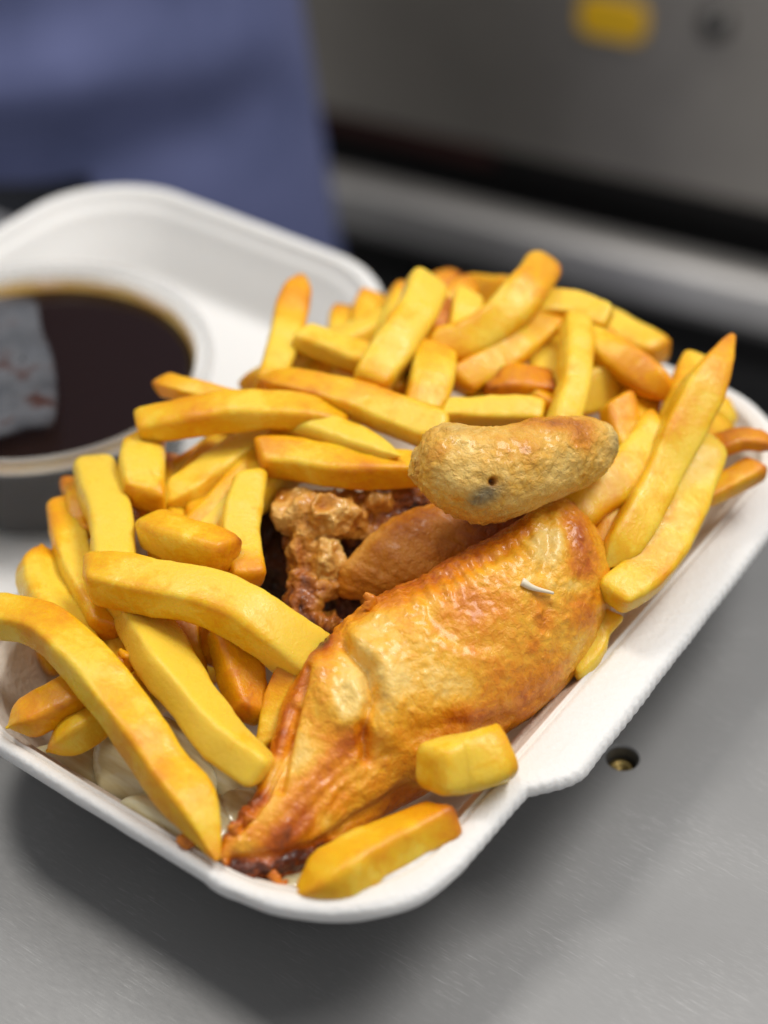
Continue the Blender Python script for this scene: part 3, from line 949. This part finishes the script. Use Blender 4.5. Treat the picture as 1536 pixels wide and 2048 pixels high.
def build_torn():
    """torn meat left of the fillet: lumps fused into one ragged mass"""
    # px, py, z, radius px x, y, thickness cm, colour value, angle
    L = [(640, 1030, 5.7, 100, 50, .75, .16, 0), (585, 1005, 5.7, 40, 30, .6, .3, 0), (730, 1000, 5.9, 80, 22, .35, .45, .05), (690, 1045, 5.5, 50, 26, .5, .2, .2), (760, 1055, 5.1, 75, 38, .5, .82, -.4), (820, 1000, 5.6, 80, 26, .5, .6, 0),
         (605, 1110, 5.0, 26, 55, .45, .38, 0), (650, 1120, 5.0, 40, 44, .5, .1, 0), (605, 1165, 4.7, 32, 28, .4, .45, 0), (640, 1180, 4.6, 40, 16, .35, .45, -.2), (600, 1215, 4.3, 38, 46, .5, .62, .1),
         (620, 1250, 4.0, 46, 26, .5, .72, 0), (665, 1250, 3.9, 44, 20, .4, .5, .1), (700, 1215, 3.3, 70, 55, .9, .92, 0), (760, 1170, 3.6, 80, 60, .8, .9, -.4), (548, 1120, 3.4, 56, 110, .7, 1.0, 0), (530, 1010, 4.2, 40, 60, .5, .95, 0), (660, 1140, 3.6, 90, 100, .8, .9, 0),  # near-black lumps at the left paint in the shade of the gap
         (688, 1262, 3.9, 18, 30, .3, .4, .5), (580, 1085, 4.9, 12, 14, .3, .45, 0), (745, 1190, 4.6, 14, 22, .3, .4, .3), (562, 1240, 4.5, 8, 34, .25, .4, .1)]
    bm = bmesh.new()
    cs = []
    for (x, y, z, rx, ry, t, cv, ang) in L:
        c = P3(x, y, z)
        s = depth(c) / FPX
        r_ = RT * math.cos(ang) - UP * math.sin(ang)
        u_ = RT * math.sin(ang) + UP * math.cos(ang)
        mat = Matrix((( r_[0] * rx * s, u_[0] * ry * s, -FW[0] * t, c[0]), (r_[1] * rx * s, u_[1] * ry * s, -FW[1] * t, c[1]), (r_[2] * rx * s, u_[2] * ry * s, -FW[2] * t, c[2]), (0, 0, 0, 1)))
        bmesh.ops.create_icosphere(bm, subdivisions=4, radius=1.0, matrix=mat)
        cs.append((c, np.array(mat.inverted()), cv))
    me = D.meshes.new("torn_meat")
    bm.to_mesh(me); bm.free()
    o = D.objects.new("torn_meat_tmp", me)
    COL.objects.link(o)
    md = o.modifiers.new("r", 'REMESH'); md.mode = 'VOXEL'; md.voxel_size = .045
    sm = o.modifiers.new("s", 'SMOOTH'); sm.factor = .5; sm.iterations = 3
    dg = bpy.context.evaluated_depsgraph_get()
    m2 = D.meshes.new_from_object(o.evaluated_get(dg))
    nV = len(m2.vertices)
    P = np.zeros(nV * 3); m2.vertices.foreach_get("co", P); P = P.reshape(-1, 3)
    Nm = np.zeros(nV * 3); m2.vertices.foreach_get("normal", Nm); Nm = Nm.reshape(-1, 3)
    F = [tuple(p.vertices) for p in m2.polygons]
    D.objects.remove(o); D.meshes.remove(me); D.meshes.remove(m2)
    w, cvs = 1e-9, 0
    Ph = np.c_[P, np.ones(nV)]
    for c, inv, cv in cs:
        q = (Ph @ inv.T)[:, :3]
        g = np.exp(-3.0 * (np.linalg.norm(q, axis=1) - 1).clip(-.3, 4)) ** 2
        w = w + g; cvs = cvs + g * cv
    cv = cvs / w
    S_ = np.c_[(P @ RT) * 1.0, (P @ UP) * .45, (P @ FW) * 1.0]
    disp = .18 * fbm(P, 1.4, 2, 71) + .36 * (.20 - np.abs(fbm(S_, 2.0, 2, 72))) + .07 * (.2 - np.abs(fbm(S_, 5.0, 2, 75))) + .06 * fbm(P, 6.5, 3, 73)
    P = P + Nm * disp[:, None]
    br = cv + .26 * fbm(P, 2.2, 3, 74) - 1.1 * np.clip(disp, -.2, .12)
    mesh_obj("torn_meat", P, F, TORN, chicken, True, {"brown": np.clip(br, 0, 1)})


build_torn()


def blob_strip(name, path, radii, mat, parent, seed, amp=.2, flat=1.0, nv=12, n=24, attrs=None):
    C = catmull(path, n)
    R = np.interp(np.linspace(0, 1, n), np.linspace(0, 1, len(radii)), radii)
    T = np.gradient(C, axis=0); T /= np.linalg.norm(T, axis=1, keepdims=True)
    B = np.cross(T, -FW); B /= np.linalg.norm(B, axis=1, keepdims=True)
    M = np.cross(B, T)
    th = np.linspace(0, 2 * np.pi, nv, endpoint=False)
    G = C[:, None] + R[:, None, None] * (B[:, None] * np.cos(th)[None, :, None] + flat * M[:, None] * np.sin(th)[None, :, None])
    n_ = G - C[:, None]
    G = G + n_ * (amp * fbm(G, 5, 2, seed))[..., None]
    F = grid_faces(n, nv)
    F.append(tuple(range(nv))[::-1]); F.append(tuple((n - 1) * nv + k for k in range(nv)))
    at_ = {"brown": np.full(n * nv, attrs) + .15 * fbm(G.reshape(-1, 3), 4, 2, seed + 1)} if attrs is not None else None
    return mesh_obj(name, G.reshape(-1, 3), F, mat, parent, True, at_)


def surf(px, py, targets, lift=.0):
    """first hit of the pixel's ray on built pieces"""
    dg = bpy.context.evaluated_depsgraph_get()
    dg.update()
    d = Vector(ray(px, py)).normalized()
    best = None
    for o in targets:
        ok, loc, nor, _ = o.ray_cast(Vector(CP * CM), d)
        if ok:
            t = (loc - Vector(CP * CM)).length
            if best is None or t < best[0]:
                best = (t, loc, nor)
    if best is None:
        return None
    return np.array(best[1]) / CM + np.array(best[2]) * lift


skin_o = D.objects["skin"]
bs = [surf(1042, 1166, [skin_o], .05), surf(1062, 1176, [skin_o], .07), surf(1102, 1187, [skin_o], .1)]
if all(b is not None for b in bs):
    blob_strip("bone_sliver", bs, [.10, .07, .035], simple("bone", (.80, .70, .52), .35), chicken, 3, .2)
    s = surf(1044, 1160, [skin_o], .04), surf(1050, 1176, [skin_o], .08)
for k, (pth, rd_, v) in enumerate([([(735, 1218), (742, 1200), (728, 1188)], [.16, .12, .05], .45), ([(540, 1745), (562, 1768), (575, 1760)], [.12, .1, .05], .6), ([(470, 1668), (462, 1655), (478, 1648)], [.10, .08, .04], .6),
                                  ([(488, 1650), (497, 1636), (512, 1640)], [.09, .08, .04], .6)]):
    base = surf(*pth[0], [skin_o], .0)
    if base is None:
        base = P3(*pth[0], 4.2)
    dp = depth(base)
    q = [base] + [at_depth(x, y, dp - .05) for x, y in pth[1:]]
    blob_strip("skin_shred", q, rd_, SKIN, chicken, 50 + k, .5, .6, attrs=v)


# ------------------------------------------------------------------ battered sausage on top
def build_sausage():
    S = [((824, 915), (819, 952)), ((845, 870), (843, 985)), ((885, 846), (898, 1030)), ((945, 848), (958, 1050)), ((1005, 851), (1030, 1034)), ((1060, 836), (1092, 1010)),
         ((1120, 829), (1142, 988)), ((1180, 833), (1186, 962)), ((1220, 853), (1221, 928)), ((1237, 880), (1238, 903))]
    zs = [8.3, 8.3, 8.3, 8.25, 8.2, 8.1, 8.0, 7.9, 7.8, 7.8]
    st = []
    for (a, b), z in zip(S, zs):
        m = on_z((a[0] + b[0]) / 2, (a[1] + b[1]) / 2, z)
        dp = depth(m)
        st.append((at_depth(*a, dp), at_depth(*b, dp)))
    G, n, flip = loft_piece(st, 190, 150, [.7, .9, .95, 1, 1, 1, 1, .95, .9, .7], .9, .95)
    sh = G.shape[:2]
    P = G.reshape(-1, 3)
    Q = pix(P)
    disp = .06 * fbm(P, .8, 3, 81) - .03 + .05 * fbm(P, 2.2, 3, 82)
    b1 = np.abs(fbm(P + .2 * fbm(P, 3, 2, 85)[:, None], 4.6, 3, 83))
    disp += .04 * (.22 - b1) + .026 * fbm(P, 9, 3, 84)
    rough_end = sstep(900, 840, Q[:, 0]) + sstep(990, 1030, Q[:, 1])
    disp += .05 * rough_end * fbm(P, 7, 2, 86)
    disp -= .26 * np.exp(-(((Q[:, 0] - 987) / 6.5) ** 2 + ((Q[:, 1] - 965) / 8.5) ** 2) ** 2)
    disp -= .07 * np.exp(-(dist_polyline(Q, [(930, 1000), (985, 972)]) / 26) ** 2)
    disp -= .06 * np.exp(-(dist_polyline(Q, [(945, 850), (960, 900), (945, 950)]) / 22) ** 2)
    disp += .05 * np.exp(-(((Q[:, 0] - 878) / 26) ** 2 + ((Q[:, 1] - 912) / 24) ** 2))
    P = P + n.reshape(-1, 3) * disp[:, None]
    br = .15 + .20 * fbm(P, 1.0, 3, 87) + .1 * fbm(P, 4, 2, 88)
    sp = lambda x, y, rx, ry, v: v * np.exp(-(((Q[:, 0] - x) / rx) ** 2 + ((Q[:, 1] - y) / ry) ** 2))
    br += sp(1165, 875, 30, 36, .55) + sp(1110, 842, 70, 16, .5) + sp(1040, 900, 60, 40, .10) + sp(880, 905, 22, 24, .25) + sp(1000, 1030, 60, 16, .12)
    br += sp(987, 965, 8, 10, .8)
    gx, gy = Q[:, 0] - 970, Q[:, 1] - 992
    ga, gb = gx * .87 - gy * .5, gx * .5 + gy * .87
    grey = np.exp(-((ga / 44) ** 2 + (gb / 20) ** 2) ** 1.5) * .85 + sp(1238, 892, 14, 42, .8) + sp(1005, 1032, 60, 14, .3) + sp(918, 855, 40, 10, .25)
    finish_loft("battered_sausage", P.reshape(*sh, 3), flip, BATTER, None, {"brown": np.clip(br, 0, 1), "grey": np.clip(grey, 0, 1)})
    tag(D.objects["battered_sausage"], "stubby piece of battered sausage with a grey patch, lying on top of the chicken", "sausage")


build_sausage()


# ------------------------------------------------------------------ onions, crumbs
def onion(st, label, up=.35, seed=0):
    S = [(P3(*l, lz + .35), P3(*r, rz + .35)) for l, lz, r, rz in st]
    G, n, flip = loft_piece(S, 60, 48, up, .25, .9)
    sh = G.shape[:2]
    P = G.reshape(-1, 3)
    P = P + n.reshape(-1, 3) * (.08 * fbm(P, .7, 2, seed) + .012 * fbm(P, 5, 2, seed + 1))[:, None]
    o = finish_loft("onion_slice", P.reshape(*sh, 3), flip, ONION, None, None)
    tag(o, label, "onion", "cooked onion slices under the chips")


onion([((215, 1430), 3.2, (230, 1440), 3.1), ((186, 1500), 3.0, (330, 1440), 3.0), ((184, 1545), 2.9, (400, 1500), 2.7), ((205, 1585), 2.8, (440, 1570), 2.6), ((280, 1612), 2.7, (400, 1612), 2.6), ((320, 1625), 2.6, (345, 1625), 2.6)], "large cream onion layer at the front left, beside the long front chip", .4, 91)
onion([((240, 1605), 3.2, (262, 1612), 3.2), ((270, 1592), 3.3, (330, 1665), 3.3), ((350, 1588), 3.3, (400, 1695), 3.4), ((430, 1590), 3.2, (450, 1690), 3.3), ((470, 1600), 3.0, (480, 1660), 3.1)], "pale onion slice lying under the tip of the long front chip", .3, 93)
onion([((440, 1600), 3.2, (448, 1650), 3.2), ((458, 1582), 3.3, (470, 1670), 3.2), ((500, 1578), 3.2, (520, 1650), 3.1), ((540, 1590), 3.0, (550, 1630), 3.0)], "glossy onion slice between the long front chip and the chicken's tip", .35, 95)
onion([((500, 1745), 2.9, (515, 1765), 2.8), ((555, 1730), 2.7, (570, 1780), 2.8), ((610, 1725), 2.6, (612, 1775), 2.7), ((640, 1720), 2.5, (640, 1750), 2.6)], "translucent onion slice under the charred tip of the chicken", .35, 97)
onion([((60, 1500), 2.6, (75, 1545), 2.6), ((120, 1490), 2.6, (150, 1580), 2.7), ((180, 1500), 2.5, (220, 1600), 2.6), ((230, 1520), 2.5, (250, 1600), 2.5)], "onion slice low against the front wall, below the red-orange chip", .3, 99)
onion([((380, 1440), 2.6, (390, 1560), 2.2), ((440, 1470), 2.6, (450, 1610), 2.4), ((500, 1530), 2.5, (510, 1640), 2.4), ((540, 1600), 2.4, (545, 1640), 2.3)], "shaded onion slice beneath the pale square-ended chip", .3, 101)

rim_d = depth(P3(372, 1688, 3.95))
cr = blob_strip("crumb", [at_depth(355, 1678, rim_d - .1), at_depth(372, 1684, rim_d - .15), at_depth(388, 1692, rim_d - .1)], [.06, .15, .05], SKIN, None, 70, 1.3, .7, attrs=.55)
tag(cr, "orange brown crumb on the front rim left of the long chip's tip", "crumb", "fried crumbs")
q = at(250, 1318, -.25)
cr2 = blob_strip("crumb", [at_depth(240, 1300, depth(q)), at_depth(252, 1312, depth(q) - .1), at_depth(258, 1340, depth(q))], [.08, .22, .08], FRY, None, 77, 1.0, .7, attrs=.55)
tag(cr2, "curled golden crumb between the two long front chips", "crumb", "fried crumbs")


# ------------------------------------------------------------------ pot of gravy
def lathe(name, prof, cx, cy, mat, parent, n=96, close=False):
    V = []
    for r, z in prof:
        for k in range(n):
            t = 2 * math.pi * k / n
            V.append((cx + r * math.cos(t), cy + r * math.sin(t), z))
    F = grid_faces(len(prof), n)
    if close:
        F.append(tuple(range(n))[::-1]); F.append(tuple((len(prof) - 1) * n + k for k in range(n)))
    o = mesh_obj(name, V, F, mat, parent)
    bm = bmesh.new(); bm.from_mesh(o.data); bmesh.ops.recalc_face_normals(bm, faces=bm.faces); bm.to_mesh(o.data); bm.free()
    return o


def build_pot():
    cx, cy, zr, R = -14.1, .3, 4.5, 5.5
    z0 = .55
    clear = plastic_material("clear_plastic", .05, (.5, .52, .52), .15)
    rimm = plastic_material("cloudy_plastic", .22, (.6, .6, .59), .2)
    pot = empty("sauce_pot")
    tag(pot, "round clear plastic sauce pot standing in the lid of the foam box", "pot")
    lathe("wall", [(4.15, z0 + .02), (4.3, z0), (4.38, z0 + .08), (5.12, zr - .35), (5.05, zr - .35), (4.3, z0 + .12), (4.1, z0 + .1)], cx, cy, clear, pot)
    lathe("rim", [(5.06, zr - .5), (5.2, zr - .52), (5.5, zr - .5), (5.56, zr - .44), (5.5, zr - .38), (5.3, zr - .36), (5.34, zr - .22), (5.46, zr - .14), (5.48, zr - .04), (5.4, zr), (5.22, zr), (5.13, zr - .08), (5.08, zr - .3)], cx, cy, rimm, pot)
    # brown film the gravy left on the wall above its level
    m, nt, b = new_mat("gravy_film")
    n = objnoise(nt, 60, 4)
    r = ramp(nt, [(.3, (.74, .40, .08)), (.55, (.84, .56, .18)), (.8, (.88, .74, .48))], n.outputs[0])
    nt.links.new(r.outputs[0], b.inputs["Base Color"])
    b.inputs["Roughness"].default_value = .3
    fa = N(nt, "ShaderNodeAttribute", attribute_name="fade")
    nt.links.new(math_node(nt, 'MULTIPLY', fa.outputs["Fac"], math_node(nt, 'ADD', .55, n.outputs[0]), clamp=True), b.inputs["Alpha"])
    gf = lathe("gravy_film", [(4.84, zr - .95), (4.88, zr - .8), (4.93, zr - .6), (4.97, zr - .42), (5.0, zr - .25), (5.02, zr - .12)], cx, cy, m, pot)
    at_ = gf.data.attributes.new("fade", 'FLOAT', 'POINT')
    at_.data.foreach_set("value", np.repeat(np.array([1.3, 1.2, .95, .6, .25, 0], np.float32), 96))
    m, nt, b = new_mat("gravy")
    b.inputs["Base Color"].default_value = (.014, .007, .005, 1)
    b.inputs["Roughness"].default_value = .16
    b.inputs["Specular IOR Level"].default_value = .3
    lv = zr - .82
    g = lathe("gravy", [(.05, z0 + .2), (4.2, z0 + .2), (4.3, z0 + .3), (4.86, lv - .04), (4.88, lv), (4.6, lv - .02), (.05, lv - .02)], cx, cy, m, None)
    tag(g, "dark brown gravy filling the clear round pot", "gravy")
    # glare on the pot's plastic, painted as a grey sheet with gravy splashes
    m, nt, b = new_mat("painted_glare")
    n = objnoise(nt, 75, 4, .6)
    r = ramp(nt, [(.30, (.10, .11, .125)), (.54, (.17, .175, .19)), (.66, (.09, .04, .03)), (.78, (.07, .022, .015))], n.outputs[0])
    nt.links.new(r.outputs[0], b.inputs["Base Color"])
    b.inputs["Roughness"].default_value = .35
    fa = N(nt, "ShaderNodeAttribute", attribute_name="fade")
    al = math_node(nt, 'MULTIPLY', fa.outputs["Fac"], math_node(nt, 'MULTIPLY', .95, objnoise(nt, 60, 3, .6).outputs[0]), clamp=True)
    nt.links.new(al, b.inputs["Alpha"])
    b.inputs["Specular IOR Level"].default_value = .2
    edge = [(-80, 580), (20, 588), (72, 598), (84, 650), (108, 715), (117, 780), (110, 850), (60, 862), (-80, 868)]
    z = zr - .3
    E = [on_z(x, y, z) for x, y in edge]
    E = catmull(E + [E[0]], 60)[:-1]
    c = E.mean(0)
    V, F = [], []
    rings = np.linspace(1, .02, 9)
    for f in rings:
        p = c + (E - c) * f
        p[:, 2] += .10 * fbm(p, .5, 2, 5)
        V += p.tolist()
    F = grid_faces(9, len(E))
    o = mesh_obj("glare_patch", V, F, m, pot, True, {"fade": np.repeat(sstep(1.0, .80, rings), len(E))})
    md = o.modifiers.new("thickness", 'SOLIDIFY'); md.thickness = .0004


build_pot()


# ------------------------------------------------------------------ behind the counter: person in apron, steel fryer
floor = mesh_obj("floor", [(-300, 13, -90), (300, 13, -90), (300, 400, -90), (-300, 400, -90)], [(0, 1, 2, 3)], simple("dark_floor_tile", (.035, .033, .032), .35, 0, (8, .3)))
tag(floor, kind="structure")


def build_person():
    root = empty("person")
    tag(root, "person in a dark blue apron standing behind the counter at the left", "person")
    bm = bmesh.new()
    cx, cy = -54.2, 31.6
    for (x, y, z, a, b, c) in [(0, 0, 30, 19, 12, 24), (0, 0, 8, 18, 11.5, 18), (0, 0, -8, 18.5, 12, 16), (-9, 0, -30, 9.5, 10, 24), (9, 0, -30, 9.5, 10, 24), (-9, 1, -58, 7, 7.5, 26), (9, 1, -58, 7, 7.5, 26), (-9, 0, -80, 5.5, 6, 12), (9, 0, -80, 5.5, 6, 12), (-9, -5, -87.4, 5, 12, 3), (9, -5, -87.4, 5, 12, 3)]:
        bmesh.ops.create_icosphere(bm, subdivisions=4, radius=1, matrix=Matrix.Translation((x, y, z)) @ Matrix.Diagonal((a, b, c, 1)))
    me = D.meshes.new("body"); bm.to_mesh(me); bm.free()
    o = D.objects.new("t", me); COL.objects.link(o)
    md = o.modifiers.new("r", 'REMESH'); md.mode = 'VOXEL'; md.voxel_size = 1.6
    sm = o.modifiers.new("s", 'SMOOTH'); sm.iterations = 8
    dg = bpy.context.evaluated_depsgraph_get()
    m2 = D.meshes.new_from_object(o.evaluated_get(dg))
    V = np.array([tuple(v.co) for v in m2.vertices]); F = [tuple(p.vertices) for p in m2.polygons]
    D.objects.remove(o); D.meshes.remove(me); D.meshes.remove(m2)
    rz = math.radians(20)
    Rm = np.array([[math.cos(rz), -math.sin(rz), 0], [math.sin(rz), math.cos(rz), 0], [0, 0, 1]])
    mv = lambda A: np.asarray(A) @ Rm.T + np.array([cx, cy, 0])
    mesh_obj("body", mv(V), F, simple("dark_trousers", (.03, .032, .04), .8, 0, (30, .3)), root)
    # apron: heavy cloth hanging round the front, bunched at the waist
    nu, nv = 90, 120
    G = np.zeros((nu, nv, 3))
    for i, t in enumerate(np.linspace(0, 1, nu)):
        z = 34 - t * 92
        for j, s in enumerate(np.linspace(-1, 1, nv)):
            a = s * math.radians(118)
            rx, ry = min(26.0, max(18.0, 20.4 + 11 * (t - .40))), 14.0 + 2.5 * t
            G[i, j] = (rx * math.sin(a), -ry * math.cos(a), z)
    P = G.reshape(-1, 3)
    ang = np.arctan2(P[:, 0], -P[:, 1])
    fold = 1.6 * fbm(np.c_[ang * 2.4, P[:, 2] * .03, np.zeros(len(P))], 1, 3, 7) + 1.9 * np.exp(-((P[:, 2] + 4.2 - 1.5 * np.sin(ang * 2)) / 2.2) ** 2) - 1.6 * np.exp(-((P[:, 2] + 8.6 - 1.5 * np.sin(ang * 2)) / 2.2) ** 2)
    fold *= np.clip(np.cos(ang), 0, 1) ** .7
    rad = P[:, :2] / np.linalg.norm(P[:, :2], axis=1, keepdims=True)
    P[:, :2] += rad * fold[:, None]
    m, nt, b = new_mat("blue_cotton")
    n = objnoise(nt, 18, 4)
    r = ramp(nt, [(.3, (.076, .092, .20)), (.7, (.118, .136, .28))], n.outputs[0])
    nt.links.new(r.outputs[0], b.inputs["Base Color"])
    b.inputs["Roughness"].default_value = .85
    w = objnoise(nt, 900, 2)
    bump(nt, b, w.outputs[0], .2, .001)
    PW = mv(P)
    px_ = pix(PW)
    keep = [f for f in grid_faces(nu, nv, False) if not (px_[f[0]][0] < 165 and PW[f[0]][2] < -8.2)]     # the hem is short at the open side
    o = mesh_obj("apron", PW, keep, m, root)
    md = o.modifiers.new("thickness", 'SOLIDIFY'); md.thickness = .0015


build_person()


def build_fryer():
    root = empty("fryer")
    tag(root, "stainless steel fryer with yellow label and pale front rail, behind the counter", "fryer")
    P0 = np.array([-36.508, 70.413, 0.0])
    e1 = np.array([.9858, .1680, 0]); n = np.array([.1680, -.9858, 0]); e3 = np.array([0, 0, 1.0])
    W = lambda s, d, z: P0 + e1 * s + n * d + e3 * z

    def rbox(name, s0, s1, d0, d1, z0, z1, mat, bev=.4):
        bm = bmesh.new()
        bmesh.ops.create_cube(bm, size=1, matrix=Matrix.Translation(((s0 + s1) / 2, (d0 + d1) / 2, (z0 + z1) / 2)) @ Matrix.Diagonal((s1 - s0, d1 - d0, z1 - z0, 1)))
        bmesh.ops.bevel(bm, geom=bm.edges[:], offset=bev, segments=3, affect='EDGES', profile=.5)
        V = [W(*v.co) for v in bm.verts]
        bm.verts.index_update()
        F = [tuple(v.index for v in f.verts) for f in bm.faces]
        bm.free()
        return mesh_obj(name, V, F, mat, root, False)
    black = simple("black_enamel", (.012, .011, .011), .45)
    rbox("cabinet", -75, 75, -60, -4, -90, 8, black, 1.0)
    rbox("panel", -72, 72, -3.8, -.1, -27.5, 6, STEEL_FAR, .5)
    rbox("rail", -70, 70, -1.0, 2.6, -36.3, -31.9, RAIL, 1.2)
    rbox("door", -70, 70, -3.8, -2.2, -84, -42, black, .6)
    rbox("burner_plate", -60, -6, -3.8, -3.0, -30.6, -29.2, simple("rusty_plate", (.07, .016, .013), .6), .2)
    pr = rrect(2.45, 1.4, 1.0)
    Vl = [W(3.8 + a, d, -15.5 + c) for d, k in ((-.05, 1), (.2, 1), (.25, .95)) for a, c in pr * k]
    nl = len(pr)
    mesh_obj("label_plate", Vl, grid_faces(3, nl) + [tuple(2 * nl + k for k in range(nl))], simple("yellow_label", (.80, .46, .01), .4), root, False)
    # control knob: lathed
    V = []
    prof = [(0.05, 1.3), (.6, 1.3), (.8, 1.15), (.9, .4), (1.1, .3), (1.1, .0)]
    k = 28
    for r, d in prof:
        for j in range(k):
            t = 2 * math.pi * j / k
            V.append(W(11.0 + r * math.cos(t), d - .1, -14.5 + r * math.sin(t)))
    F = grid_faces(len(prof), k)
    F.append(tuple(range(k))[::-1])
    mesh_obj("knob", V, F, simple("knob_black", (.03, .028, .026), .4), root)


build_fryer()


# chips of the fill that the photograph shows nothing of are left out
def drop_hidden():
    dg = bpy.context.evaluated_depsgraph_get()
    dg.update()
    o0 = Vector(CP * CM)
    gone = []
    for o in [o for o in COL.objects if o.get("group") == "chips buried in the heap"]:
        seen = 0
        for v in list(o.data.vertices)[::5]:
            p = Vector(v.co)
            q = pix(np.array(p) / CM)
            if not (0 < q[0] < 1536 and 0 < q[1] < 2048):
                continue
            d = p - o0
            hit, loc, nor, idx, ob, _ = scene.ray_cast(dg, o0, d.normalized(), distance=d.length + .01)
            if hit and ob.name == o.name:
                seen += 1
        if seen < 3:
            gone.append(o)
    for o in gone:
        D.objects.remove(o)
    print("hidden chips left out:", len(gone))


drop_hidden()
